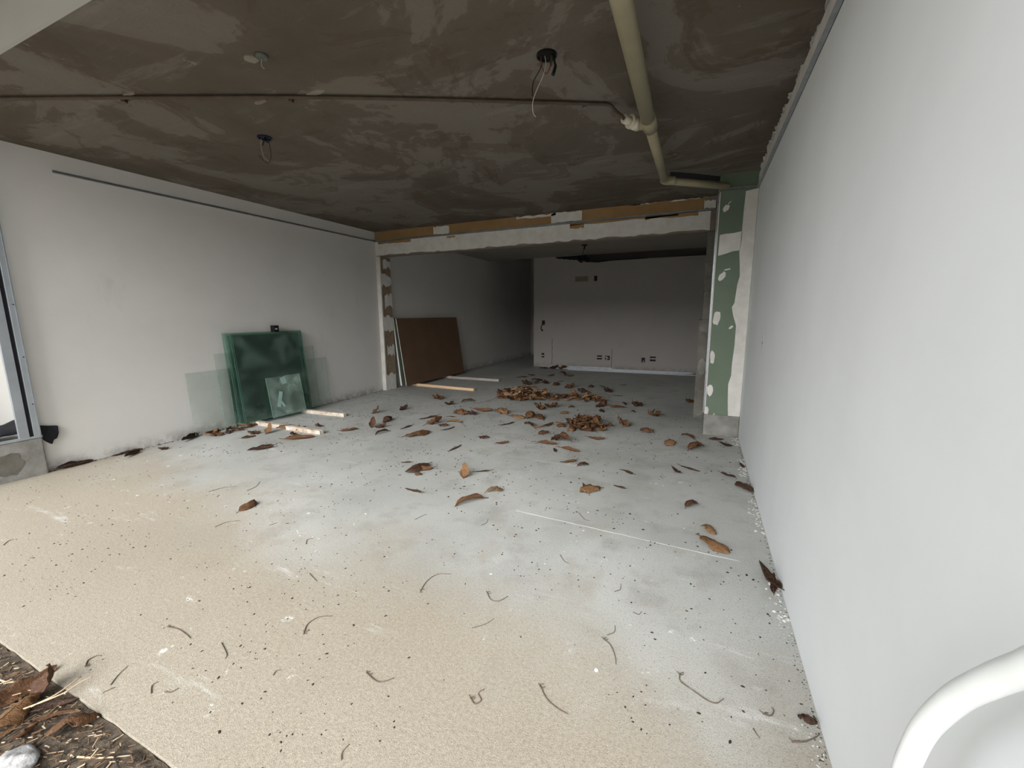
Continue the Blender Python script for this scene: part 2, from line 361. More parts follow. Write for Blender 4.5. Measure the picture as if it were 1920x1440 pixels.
# pillar beside the right wall, clad in green board
YP = 5.07
pillar = structure('wall_pillar', B(.095, XR, YP, YH+.4, .0, H), 'greenboard', 'pillar clad in green plasterboard with white filler patches')
obj('concrete_plinth', B(.085, XR-.004, YP-.018, YP+.3, 0, .235), 'concrete', pillar, .006)
def pil(px, py): p = on(px, py, 1, YP); return (min(max(p.x, .096), XR-.002), p.z)
def c8(x, y): return pil(1240+x/2.571, 300+y/2.571)
def patch(pts, th=.004, mat='plaster', par=pillar, y=YP):
    bm = bmesh.new(); prism(bm, [(x, y, z) for x, z in pts], (0, -th, 0)); return obj('plaster_patch', bm, mat, par)
edge = [c8(*p) for p in ((408, 150), (398, 240), (388, 345), (383, 400), (375, 435), (378, 500), (378, 560), (366, 600), (360, 640), (352, 690), (340, 710), (346, 750), (355, 780), (360, 800), (352, 900), (340, 985), (336, 1040), (322, 1080), (320, 1160), (321, 1240))]
patch(edge + [(XR-.003, .235), (XR-.003, 2.57)])
patch([c8(*p) for p in ((282, 362), (310, 356), (350, 352), (390, 343), (386, 395), (376, 436), (345, 440), (310, 452), (290, 458), (273, 462))])
for cx, cy, rx, rz, rot in ((313, 232, 20, 18, .4), (330, 205, 10, 4, .6), (292, 562, 24, 24, .5), (318, 528, 16, 4, .2), (268, 762, 20, 34, .2), (246, 950, 13, 30, .1), (336, 806, 12, 8, .4), (235, 1110, 14, 32, 0), (219, 1207, 9, 20, 0), (250, 1230, 8, 8, .5)):
    pts = []
    for k in range(14):
        a = 2*math.pi*k/14; r = random.uniform(.82, 1.12); x = rx*math.cos(a)*r; y = rz*math.sin(a)*r
        pts.append(c8(cx+x*math.cos(rot)-y*math.sin(rot)*.4, cy-x*math.sin(rot)+y*math.cos(rot)))
    ps = []
    for p in pts:
        if not ps or (Vector(p)-Vector(ps[-1])).length > .002: ps.append(p)
    patch(ps)
obj('corner_bead', B(.088, .097, YP-.005, YP+.012, .235, 2.57), 'plaster', pillar, .002)
obj('corner_bead', B(.072, .094, YP+.04, YP+.06, .24, 2.57), 'zinc', pillar)
obj('green_return', B(.085, .096, YP+.06, YH-.02, .24, H-.002), 'greenboard', pillar)
col = structure('wall_column', B(-.03, .10, YH-.02, YH+.42, 0, 1.26), ['dark_concrete'], 'bare concrete column under the right end of the header')
for i, (z0, z1, x0) in enumerate(((1.26, 1.62, .005), (1.62, 1.98, -.005), (1.98, 2.335, .0))):
    obj('column_block', B(x0, .10, YH-.012-.004*(i % 2), YH+.42, z0, z1), 'dark_concrete', col, .006)
for z0, z1 in ((.02, .12), (.55, .78), (1.1, 1.22)):
    bm = bmesh.new(); pts = []
    for k in range(12):
        a = 2*math.pi*k/12; pts.append((.035+.058*math.cos(a)*random.uniform(.8, 1), YH-.02, (z0+z1)/2+(z1-z0)/2*math.sin(a)*random.uniform(.8, 1.1)))
    prism(bm, pts, (0, -.004, 0)); obj('plaster_patch', bm, 'concrete', col)

# ridge of mortar and a saw line on the floor
a, b = floor_at(970, 958), floor_at(1388, 1053)
bm = bmesh.new(); d = b-a; s = d.cross(Vector((0, 0, 1))).normalized()
L = [a+d*(i/30)+s*random.uniform(-.002, .002) for i in range(31)]
tube(bm, L, .0016, 5)
obj('mortar_ridge', bm, 'ridge', floor)

# ------------------------------------------------------------------ outside the open front
structure('ground', B(-14, 12, -22, .56, -.16, -.07), 'ground', 'pale ground outside the open front')
curb = tag(obj('concrete_curb', B(-5.55, -5.14, .7, 1.56, -.06, .325), 'concrete', None, .012), 'low concrete curb block at the far left under the metal frame', 'curb')
bm = bmesh.new()
pts = []
for k in range(16):
    a = 2*math.pi*k/16; pts.append((-5.14, 1.33+.10*math.cos(a)*random.uniform(.8, 1.15), .15+.10*math.sin(a)*random.uniform(.8, 1.15)))
prism(bm, pts, (.003, 0, 0)); obj('render_patch', bm, 'dark_concrete', curb)
fr = thing('window_frame_upright', (-5.16, 1.5, .325), 'upright grey metal frame profile standing on the concrete curb', 'frame')
flange = obj('front_flange', B(-5.165, -5.138, 1.512, 1.55, .325, H), 'alu', fr, .002)
obj('bright_edge', B(-5.163, -5.132, 1.547, 1.553, .325, H), 'zinc', fr)
obj('channel', B(-5.165, -5.152, 1.484, 1.514, .325, H), 'darkmetal', fr)
obj('rear_flange', B(-5.165, -5.140, 1.425, 1.486, .325, H), 'alu', fr, .002)
obj('sill_track', B(-5.17, -5.137, .9, 1.56, .325, .345), 'alu', fr, .002)
for z in (.62, 1.02, 1.45):
    bm = bmesh.new(); tube(bm, [(-5.14, 1.538, z), (-5.134, 1.538, z)], .005, 8); obj('screw', bm, 'darkmetal', flange)
# black sheet bundled behind the frame
def crumpled(name, x0, x1, y0, y1, zfun, nx, ny, amp, seed, mat, th=.004):
    bm = bmesh.new(); V = []
    for i in range(nx+1):
        row = []
        for j in range(ny+1):
            x = x0+(x1-x0)*i/nx; y = y0+(y1-y0)*j/ny
            n = noise.noise(Vector((x*9, y*9, seed)))+.5*noise.noise(Vector((x*21, y*21, seed)))
            row.append(bm.verts.new((x+.01*noise.noise(Vector((y*14, seed, 0))), y+.012*noise.noise(Vector((x*14, seed, 3))), zfun(i/nx, j/ny)+amp*n)))
        V.append(row)
    for i in range(nx):
        for j in range(ny):
            f = bm.faces.new((V[i][j], V[i+1][j], V[i+1][j+1], V[i][j+1])); f.smooth = True
    return bm
bag = thing('black_sheet', (-5.25, 1.4, .345), 'crumpled black plastic sheet bundled on the curb behind the metal frame', 'plastic sheet')
bm = crumpled('s', -5.44, -5.175, .95, 1.50, lambda u, v: .385+.09*math.sin(math.pi*u)*(.55+.45*math.sin(3+5*v)), 14, 22, .022, 4, 'fabric_black')
o = obj('bundle', bm, 'fabric_black', bag); m = o.modifiers.new('s', 'SOLIDIFY'); m.thickness = .012
bm = bmesh.new()
outline = [(1.50, .415), (1.56, .425), (1.62, .405), (1.672, .395), (1.668, .33), (1.655, .285), (1.63, .275), (1.615, .24), (1.595, .262), (1.565, .30), (1.50, .345)]
prism(bm, [(-5.193+.006*math.sin(i*2.1), y, z) for i, (y, z) in enumerate(outline)], (.024, .004, 0))
obj('loose_corner', bm, 'fabric_black', bag, .004)
# white hoop barrier right next to the camera
bm = bmesh.new(); X = .36
hp_ = [on(px, py, 0, X) for px, py in ((1692, 1470), (1702, 1430), (1735, 1365), (1790, 1312), (1850, 1280), (1920, 1254), (2000, 1236))]
a, b = hp_[0], hp_[-1]
hoop = [(X, a.y+.01, .0), (X, a.y+.01, .3), (X, a.y+.008, a.z-.12)] + [(X, p.y, p.z) for p in hp_] + [(X, b.y-.12, b.z+.07), (X, b.y-.3, b.z+.09), (X, b.y-.5, b.z+.04), (X, b.y-.6, b.z-.12), (X, b.y-.62, .3), (X, b.y-.62, -.07)]
tube(bm, smooth_path(hoop, 8), .0168, 24)
hp = thing('hoop_rail', (X, a.y+.01, 0), 'curved white painted tube rail in the near right corner', 'railing')
obj('tube', bm, 'paint_white', hp)
for y, z in ((a.y+.01, 0), (b.y-.62, -.07)):
    bm = bmesh.new(); tube(bm, [(X, y, z), (X, y, z+.01)], .05, 20); obj('base_plate', bm, 'paint_white', hp)

# ------------------------------------------------------------------ ceiling services
def wire(par, pts, r, mat, name='wire'):
    bm = bmesh.new(); tube(bm, smooth_path(pts, 5), r, 6); return obj(name, bm, mat, par)
def ring_box(loc, r, mat, label, name='ceiling_junction_box', cat='junction box', sides=8, depth=.03, group=None):
    t = thing(name, loc, label, cat, group); x, y, z = loc
    bm = bmesh.new(); n = sides*2
    O = [(x+r*math.cos(2*math.pi*k/n), y+r*math.sin(2*math.pi*k/n)) for k in range(n)]
    I = [(x+r*.84*math.cos(2*math.pi*k/n), y+r*.84*math.sin(2*math.pi*k/n)) for k in range(n)]
    for k in range(n):
        j = (k+1) % n
        v = [bm.verts.new(p) for p in ((*O[k], z), (*O[j], z), (*O[j], z-.012), (*O[k], z-.012), (*I[k], z), (*I[j], z), (*I[j], z-.012), (*I[k], z-.012))]
        for f in ((0, 1, 2, 3), (4, 7, 6, 5), (3, 2, 6, 7), (0, 4, 5, 1)): bm.faces.new([v[i] for i in f])
    obj('rim', bm, mat, t)
    bm = bmesh.new(); tube(bm, [(x, y, z-.001), (x, y, z-.004)], r*.85, n); obj('cavity', bm, 'black', t)
    return t
b1 = on(1025, 102, 2, H); x, y, z = b1
t = ring_box((x, y, z), .055, 'black', 'black ceiling junction box with dangling wires near the drain pipe')
wire(t, [(x-.03, y+.01, z-.005), (x-.035, y+.0, z-.06), (x-.085, y+.02, z-.11), (x-.09, y+.02, z-.17), (x-.08, y+.02, z-.19)], .0028, 'wire_black')
wire(t, [(x-.01, y, z-.005), (x-.005, y, z-.05), (x-.02, y, z-.1), (x-.06, y, z-.17), (x-.085, y+.01, z-.22), (x-.085, y+.02, z-.27), (x-.07, y+.02, z-.29)], .0026, 'wire_white')
wire(t, [(x-.03, y-.01, z-.005), (x-.025, y, z-.06), (x-.0, y, z-.095), (x+.022, y, z-.06), (x+.025, y, z-.005)], .003, 'wire_red')
wire(t, [(x+.0, y+.02, z-.005), (x+.01, y+.02, z-.03), (x+.022, y+.02, z-.05), (x+.028, y+.01, z-.005)], .003, 'wire_green')
bm = bmesh.new(); tube(bm, smooth_path([(x+.038, y, z-.004), (x+.046, y, z-.05), (x+.05, y, z-.07), (x+.036, y, z-.11)], 4), .004, 7, .010); obj('taped_wire_end', bm, 'black', t)
b2 = on(496, 257, 2, H); x, y, z = b2
t = ring_box((x, y, z), .052, 'bluebox', 'dark blue ceiling junction box with a looped wire on the left')
wire(t, [(x+.005, y, z-.004), (x+.005, y-.01, z-.03), (x-.02, y-.01, z-.06)], .0045, 'wire_black')
wire(t, [(x+.01, y, z-.004), (x+.02, y, z-.04), (x+.045, y, z-.045)], .004, 'wire_black')
wire(t, [(x-.04, y, z-.004), (x-.05, y, z-.06), (x-.03, y, z-.14), (x+.02, y, z-.18)], .0018, 'wire_white')
wire(t, [(x+.03, y, z-.004), (x+.05, y, z-.07), (x+.055, y, z-.14), (x+.03, y, z-.19), (x-.02, y, z-.18), (x-.09, y, z-.12)], .002, 'wire_black')
b3 = on(490, 103, 2, H); x, y, z = b3
t = thing('ceiling_junction_box', (x, y, z), 'small plastered-over grey junction box nearest the front of the ceiling', 'junction box')
bm = bmesh.new(); tube(bm, [(x, y, z), (x, y, z-.018)], .034, 12, .028); obj('rim', bm, 'greybox', t)
bm = bmesh.new(); prism(bm, [(x-.075+.045*math.cos(a)*random.uniform(.7, 1.1), y+.035*math.sin(a)*random.uniform(.8, 1.1), z) for a in [2*math.pi*k/12 for k in range(12)]], (0, 0, -.006)); obj('plaster_dab', bm, 'ceil_dab', t)
wire(t, [(x, y, z-.018), (x-.005, y, z-.05), (x+.012, y, z-.07)], .002, 'wire_white')

# drain pipe with tee, reducer and elbow
ZP = 2.60
pp = thing('drain_pipe', (-.38, 3.0, ZP), 'cream plastic drain pipe hung under the ceiling beside the right wall', 'pipe')
P0, P1, P2, P3 = Vector((-.355, YF-.2, ZP)), on(1216, 228, 2, ZP), on(1246, 338, 2, ZP), on(1352, 349, 2, ZP)
bm = bmesh.new(); tube(bm, [P0, P1], .045, 20); obj('main_run', bm, 'pvc', pp)
bm = bmesh.new(); tube(bm, [P1+Vector((.0, -.06, 0)), P1+Vector((0, .10, 0))], .050, 20); obj('tee_fitting', bm, 'pvc', pp)
bm = bmesh.new(); tube(bm, [P1, P2], .037, 18); obj('lower_run', bm, 'pvc', pp)
bm = bmesh.new(); tube(bm, smooth_path([P2+Vector((0, -.06, 0)), P2+Vector((.004, 0, 0)), P2+Vector((.05, .035, 0)), P2+Vector((.09, .045, 0))], 5), .040, 18); obj('elbow', bm, 'pvc', pp)
bm = bmesh.new(); tube(bm, [P2+Vector((.03, .03, 0)), P3+Vector((.06, .03, 0))], .034, 16); obj('branch_run', bm, 'pvc', pp)
Q1 = on(1196, 234, 2, ZP+.02); Q0 = on(1168, 222, 2, ZP+.03)
bm = bmesh.new(); tube(bm, [P1+Vector((0, .03, 0)), Q1], .036, 16); obj('tee_branch', bm, 'pvc', pp)
d = (Q0-Q1)
bm = bmesh.new(); tube(bm, [Q1, Q1+d*.45], .041, 16); tube(bm, [Q1+d*.45, Q1+d*.55], .044, 16); red = obj('reducer', bm, 'pvc_white', pp)
bm = bmesh.new(); tube(bm, [Q1+d*.55, Q1+d*.95], .028, 14); obj('nut', bm, 'pvc_white', red)
# flat dark panel beside the elbow, painting the shade of a ceiling recess
bm = bmesh.new(); prism(bm, [on(a_, b_, 2, H) for a_, b_ in ((1256, 322), (1300, 325), (1352, 331), (1352, 345), (1300, 343), (1258, 344))], (0, 0, -.003)); obj('recess_shade', bm, 'darkmetal', ceiling)
cd_ = thing('copper_conduit', (-2.2, 2.2, H), 'thin brown conduit clipped across the ceiling', 'conduit')
Z = H-.016
cpts = [on(-160, 190, 2, Z), on(0, 185, 2, Z), on(228, 183, 2, Z), on(545, 182, 2, Z), on(800, 186, 2, Z), on(1095, 194, 2, Z), on(1140, 196, 2, Z)]
cpts += [on(1152, 206, 2, Z-.03), on(1166, 218, 2, ZP+.035), Q0+d*-.05]
bm = bmesh.new(); tube(bm, smooth_path(cpts, 6), .011, 10); obj('conduit_run', bm, 'copper', cd_)
for px, py in ((232, 183), (545, 182), (1096, 195)):
    p = on(px, py, 2, H); q = on(px+30, py+1, 2, H); dd = (q-p).normalized(); s = dd.cross(Vector((0, 0, 1)))
    bm = bmesh.new(); prof = [p+s*.035, p+s*.016, p+s*.013+Vector((0, 0, -.026)), p-s*.013+Vector((0, 0, -.026)), p-s*.016, p-s*.035]
    for i in range(len(prof)-1):
        a, b = prof[i], prof[i+1]; nrm = Vector((0, 0, -.003)) if abs((b-a).z) < .001 else (s*.003*(1 if (i == 1) else -1))
        slab(bm, a-dd*.011, b-a, dd*.022, nrm)
    clip = obj('saddle_clip', bm, 'zinc' if px > 1000 else 'copper', cd_)
    for k in (-1, 1):
        bm = bmesh.new(); tube(bm, [p+s*.027*k, p+s*.027*k+Vector((0, 0, -.010))], .006, 8); obj('screw', bm, 'zinc', clip)
# loose plaster lumps along the conduit
for i, (px, py) in enumerate(((240, 176), (590, 173), (487, 190))):
    p = on(px, py, 2, H); bm = bmesh.new(); ex = .07 if i == 1 else .05
    prism(bm, [(p.x+ex*1.4*math.cos(a)*random.uniform(.6, 1.1), p.y+ex*.35*math.sin(a)*random.uniform(.6, 1.1), H) for a in [2*math.pi*k/11 for k in range(11)]], (0, 0, -.008))
    obj('plaster_lump', bm, 'ceil_dab', ceiling)
# junction with cables on the back ceiling
p = on(1096, 459, 2, 2.72); x, y, z = p
t = ring_box((x, y, z), .06, 'black', 'black ceiling box with hanging cables above the back wall')
wire(t, [(x, y, z-.004), (x-.04, y+.05, z-.12), (x-.06, y+.1, z-.22), (x-.02, y+.15, z-.3)], .006, 'wire_black')
wire(t, [(x+.02, y, z-.004), (x, y+.02, z-.05), (x-.01, y+.02, z-.09)], .012, 'wire_black')
p = on(1093, 484, 1, YB-.05); x, y, z = p
t = thing('cable_bundle', (x, y, z), 'tangled black cables sticking out of the slot above the back wall', 'cables')
for i in range(7):
    wire(t, [(x+random.uniform(-.1, .1), YB+.08, z+.10), (x+random.uniform(-.14, .14), YB-.02, z+random.uniform(-.02, .1)), (x+random.uniform(-.16, .16), YB-.05, z+random.uniform(-.08, .06)), (x+random.uniform(-.12, .12), YB-.02, z+random.uniform(-.1, .02))], .010, 'wire_black', 'cable')
wire(t, [(x-.02, YB-.01, z+.06), (x-.03, YB-.04, z+.14), (x-.02, YB-.03, z+.2)], .008, 'wire_black', 'cable')

# ------------------------------------------------------------------ outlets on the back wall
def outlet(px, py, w_, h_, label, parts, group=None):
    p = on(px, py, 1, YB); x, z = p.x, p.z
    t = thing('outlet_box', (x, YB, z), label, 'outlet', group)
    bm = bmesh.new(); f = .012
    for a in ((x-w_/2, x+w_/2, z+h_/2-f, z+h_/2), (x-w_/2, x+w_/2, z-h_/2, z-h_/2+f), (x-w_/2, x-w_/2+f, z-h_/2+f, z+h_/2-f), (x+w_/2-f, x+w_/2, z-h_/2+f, z+h_/2-f)):
        box(bm, a[0], a[1], YB-.008, YB+.001, a[2], a[3])
    obj('box_rim', bm, 'black', t)
    cav = obj('cavity', B(x-w_/2+f, x+w_/2-f, YB-.003, YB+.001, z-h_/2+f, z+h_/2-f), 'black', t)
    for (dx, dz, pw, ph) in parts:
        obj('module', B(x+dx-pw/2, x+dx+pw/2, YB-.012, YB-.003, z+dz-ph/2, z+dz+ph/2), 'device', cav, .002)
    return t
outlet(1018, 666, .07, .11, 'small outlet box low on the back wall beside the corridor', [(0, -.005, .05, .03)])
t = outlet(1019, 605, .075, .11, 'open switch box with a dangling wire beside the corridor', [])
x, y, z = t.location
wire(t, [(x-.02, y-.01, z-.04), (x-.045, y-.04, z-.09), (x-.05, y-.04, z-.16), (x-.03, y-.03, z-.19)], .010, 'wire_black')
bm = bmesh.new(); tube(bm, [(x-.03, y-.03, z-.17), (x-.02, y-.03, z-.21)], .02, 8); obj('wire_connector', bm, 'black', t)
outlet(1124, 670, .12, .10, 'left one of the two double outlets under the wall crack', [(0, 0, .12, .02)])
outlet(1139, 671, .11, .10, 'outlet with loose modules right beside the wall crack', [(-.025, .02, .035, .03), (.0, -.005, .05, .02), (-.02, -.035, .03, .02)])
outlet(1206, 675, .08, .11, 'narrow outlet box, left of the pair near the column', [(.005, -.03, .02, .03)])
outlet(1224, 673, .13, .11, 'wide double outlet, right of the pair near the column', [(0, .005, .13, .02)])
outlet(1117, 522, .075, .12, 'empty black wall box high up beside a grey mark', [])
p = on(1431, 643, 0, XR)
t = thing('wall_clip', (XR, p.y, p.z), 'small metal strip fixed on the right wall', 'metal clip')
obj('strip', B(XR-.006, XR, p.y-.004, p.y+.008, p.z-.06, p.z+.06), 'zinc', t, .001)
bm = bmesh.new(); tube(bm, [(XR-.005, p.y+.002, p.z), (XR-.009, p.y+.002, p.z)], .006, 8); obj('screw', bm, 'darkmetal', t)

# galvanised studs lying along the foot of the back wall
def stud(x0, x1, y0, y1, w_, h_, z0, label):
    a, b = Vector((x0, y0, z0)), Vector((x1, y1, z0)); d = b-a; s = Vector((-d.y, d.x, 0)).normalized()
    t = thing('metal_stud', (a+b)/2, label, 'metal stud')
    bm = bmesh.new(); slab(bm, a, d, s*w_, Vector((0, 0, .0015))); obj('web', bm, 'zinc', t)
    for off in (0, w_-.0015):
        bm = bmesh.new(); slab(bm, a+s*off, d, s*.0015, Vector((0, 0, h_))); obj('flange', bm, 'zinc', t)
    return t
stud(-3.55, -.12, 10.02, 10.10, .048, .035, .0, 'galvanised stud on the floor, one of two against the back wall')
stud(-3.30, -.20, 9.93, 10.03, .048, .020, .0, 'galvanised stud lying just in front of the rearmost stud')
stud(-2.9, -.05, 9.80, 9.86, .048, .012, .0, 'galvanised stud on the floor farthest from the back wall')
stud(-3.45, -1.9, 10.03, 10.07, .04, .03, .037, 'short galvanised stud lying on top of another by the back wall')

# ------------------------------------------------------------------ timber battens
def batten(p0, p1, w_, h_, mat, label, endmat=None):
    a, b = Vector(p0), Vector(p1); d = b-a; s = Vector((-d.y, d.x, 0)).normalized()
    bm = bmesh.new(); slab(bm, a, d, s*w_, Vector((0, 0, h_)))
    bmesh.ops.subdivide_edges(bm, edges=bm.edges, cuts=3, use_grid_fill=True)
    for v in bm.verts: v.co += Vector((noise.noise(v.co*7), noise.noise(v.co*7+Vector((5, 0, 0))), 0))*.002
    return tag(obj('wooden_batten', bm, mat, None, .002), label, 'batten')
batten((-5.06, 4.06, 0), (-4.30, 4.10, 0), .055, .046, 'oldwood', 'short plaster-smeared batten under the right end of the green glass')
batten((-5.12, 3.36, 0), (-3.90, 3.35, 0), .055, .046, 'oldwood', 'long plaster-smeared batten under the left end of the green glass')
batten((-5.06, 6.53, 0), (-3.63, 6.45, 0), .055, .046, 'pine', 'fresh pale pine batten in front of the brown board')
batten((-5.06, 7.59, 0), (-3.68, 7.58, 0), .06, .046, 'greywood', 'weathered greyish batten under the far end of the brown board')

# ------------------------------------------------------------------ leaning sheets
def leaning(name, y0, y1, zb, h, xb, xt, th, mats, label, cat, edge=None, dy=(0, 0)):
    """sheet leaning on the left wall; xb/xt = x of its front face at bottom/top, dy = skew of the bottom"""
    bm = bmesh.new(); rise = math.sqrt(max(h*h-(xb-xt)**2, .01))
    o = Vector((xb, y0, zb)); a = Vector((dy[0], y1-y0, dy[1])); u = Vector((xt-xb, 0, rise)); n = u.cross(a).normalized()
    if n.x > 0: n = -n
    slab(bm, o, a, u, n*th)
    ob = obj(name, bm, mats)
    if len(ob.data.materials) > 1:
        for f in ob.data.polygons:
            if f.area < .5*h*(y1-y0) and f.area < .3*h*abs(y1-y0)+1e-6: f.material_index = 1
    return tag(ob, label, cat)
G2 = 'glass panes leaning on the left wall'
leaning('loose_glass_sheet', 2.74, 4.66, .004, .72, -5.125, -5.178, .006, ['glass_thin', 'glass_edge_l'], 'low wide clear glass pane reaching farthest left along the wall', 'glass pane')
leaning('loose_glass_sheet', 3.06, 4.44, .012, .90, -5.112, -5.165, .006, ['glass_thin', 'glass_edge_l'], 'taller clear glass pane just behind the green stack', 'glass pane')
lab = ('rearmost green glass sheet of the tall stack', 'second green glass sheet from the wall in the tall stack', 'middle green glass sheet of the tall stack', 'fourth green glass sheet from the wall in the tall stack', 'frontmost green glass sheet of the tall stack')
for i in range(5):
    y0 = 3.17+(.0, .05, .02, .09, .06)[i]; y1 = 4.24-(.0, .05, .02, .07, .03)[i]
    leaning('green_glass_sheet', y0, y1, .047, 1.10-(.0, .03, .005, .035, .012)[i], -5.085+.021*i, -5.150+.012*i, .010, ['glass_stack', 'glass_edge'], lab[i], 'glass pane')
g = leaning('dusty_glass_sheet', 3.56, 4.06, .047, .52, -4.945, -5.02, .008, ['glass_dusty', 'glass_edge_l'], 'small dusty glass sheet with tape scraps in front of the green stack', 'glass pane')
for (y, z, w_, h_, r) in ((3.80, .50, .075, .09, .2), (3.70, .27, .05, .20, -.35), (3.73, .20, .03, .08, .5)):
    bm = bmesh.new(); x = -4.945-(z-.047)*.145+.0015
    c, s = math.cos(r), math.sin(r); pts = []
    for a, b in ((-w_/2, -h_/2), (w_/2, -h_/2), (w_/2, h_/2), (-w_/2, h_/2)):
        yy, zz = y+a*c-b*s, z+a*s+b*c; pts.append((-4.945-(zz-.047)*.145+.001, yy, zz))
    prism(bm, pts, (.0012, 0, 0)); obj('tape_scrap', bm, 'tape', g)
ck = thing('glass_clamp', (-5.12, 3.83, 1.14), 'small black clamp clipped on top of the green glass stack', 'clamp')
x0, x1, yc, zt = -5.155, -5.085, 3.83, 1.135
bm = bmesh.new(); box(bm, x0, x1, yc-.035, yc-.022, zt, zt+.085); box(bm, x0, x1, yc+.022, yc+.035, zt, zt+.085); box(bm, x0, x1, yc-.022, yc+.022, zt+.068, zt+.085); box(bm, x0, x1, yc-.022, yc+.022, zt, zt+.014)
obj('bracket', bm, 'black', ck, .002)
obj('pad', B(x0+.01, x1-.01, yc-.021, yc+.021, zt+.03, zt+.05), 'device', ck, .002)
# boards behind the nib
leaning('plasterboard_sheet', 6.24, 8.30, .047, 1.24, -5.055, -5.170, .0125, ['greyboard', 'gypsum'], 'plasterboard sheet nearest the wall in the board stack', 'board')
leaning('plasterboard_sheet', 6.22, 8.30, .047, 1.24, -5.030, -5.146, .0125, ['greenboard', 'gypsum'], 'second plasterboard sheet from the wall in the board stack', 'board')
leaning('plasterboard_sheet', 6.20, 8.30, .047, 1.24, -5.000, -5.120, .0125, ['greenboard', 'gypsum'], 'green-faced plasterboard sheet just behind the brown board', 'board')
leaning('brown_board', 6.20, 8.28, .047, 1.245, -4.895, -5.062, .0125, ['mdf', 'gypsum'], 'dark brown board at the front of the leaning board stack', 'board')

# ------------------------------------------------------------------ leaves
def leaf_mesh(name, W, roll, bend, tilt, seed, flip=False, nu=12, nv=6, crumple=.02, tip=.6, twist=0.0, fold=0.0):
    rnd = random.Random(seed); bm = bmesh.new(); G = []; mid = []
    cx, cz = 0.0, 0.0; prev = None
    for i in range(nu+1):
        u = i/nu; hw = W/2*max(math.sin(math.pi*u**.85), 0)**tip*(1 if 0 < i < nu else 0)+.004
        ang = (u-.5)*bend + .35*bend*noise.noise(Vector((u*2.2, seed*.7, 4)))
        if i: cx += math.cos(ang)/nu; cz += math.sin(ang)/nu
        row = []; tw = twist*(u-.5)+.5*twist*noise.noise(Vector((u*2, 1, seed)))
        for j in range(nv+1):
            v = -1+2*j/nv; h2 = hw*(1+.30*noise.noise(Vector((u*6, 5*(v > 0), seed*1.3))))
            th = v*roll*(.75+.6*noise.noise(Vector((u*2, seed, 0)))) + .25*noise.noise(Vector((u*1.5, seed*1.7, 9)))
            rr = h2/roll; yy = rr*math.sin(th); zz = rr*(1-math.cos(th)) + fold*abs(yy)
            zz += crumple*(noise.noise(Vector((u*5, v*2.5, seed)))+.6*noise.noise(Vector((u*11, v*5, seed))))*(1 if 0 < i < nu else .3)
            yy, zz = yy*math.cos(tw)-zz*math.sin(tw), yy*math.sin(tw)+zz*math.cos(tw)
            row.append(Vector((cx-.5-zz*math.sin(ang), yy, cz+zz*math.cos(ang))))
        G.append(row); mid.append(row[nv//2])
    ax = Matrix.Rotation(tilt, 4, 'Y') @ Matrix.Rotation(rnd.uniform(-.25, .25), 4, 'X')
    if flip: ax = ax @ Matrix.Rotation(math.pi, 4, 'X')
    G = [[ax @ p for p in r] for r in G]; mid = [ax @ p for p in mid]
    zmin = min(p.z for r in G for p in r)-.006
    up = (ax.to_3x3() @ Vector((0, 0, 1)))
    T = []; Bm = []
    for r in G:
        T.append([bm.verts.new(p-Vector((0, 0, zmin))+up*.005) for p in r]); Bm.append([bm.verts.new(p-Vector((0, 0, zmin))-up*.005) for p in r])
    for i in range(nu):
        for j in range(nv):
            f = bm.faces.new((T[i][j], T[i+1][j], T[i+1][j+1], T[i][j+1])); f.smooth = True
            f = bm.faces.new((Bm[i][j], Bm[i][j+1], Bm[i+1][j+1], Bm[i+1][j])); f.smooth = True
    for i in range(nu):
        bm.faces.new((T[i][0], Bm[i][0], Bm[i+1][0], T[i+1][0])); bm.faces.new((T[i][nv], T[i+1][nv], Bm[i+1][nv], Bm[i][nv]))
    for j in range(nv):
        bm.faces.new((T[0][j], T[0][j+1], Bm[0][j+1], Bm[0][j])); bm.faces.new((T[nu][j], Bm[nu][j], Bm[nu][j+1], T[nu][j+1]))
    me = mesh(bm, name)
    bm = bmesh.new(); d0 = (mid[0]-mid[1]).normalized()
    st = [mid[0]+d0*.16+Vector((0, 0, -.0)), mid[0]+d0*.06] + mid[:-1]
    st = [p-Vector((0, 0, zmin))+up*(.006 if not flip else -.006) for p in st]
    for p in st: p.z = max(p.z, .010)
    tube(bm, st, .012, 5, .005); sm = mesh(bm, name+'_midrib')
    sm.materials.append(MAT['stem']); me.materials.append(MAT['brown'])
    return me, sm, max(v.co.z for v in me.vertices)
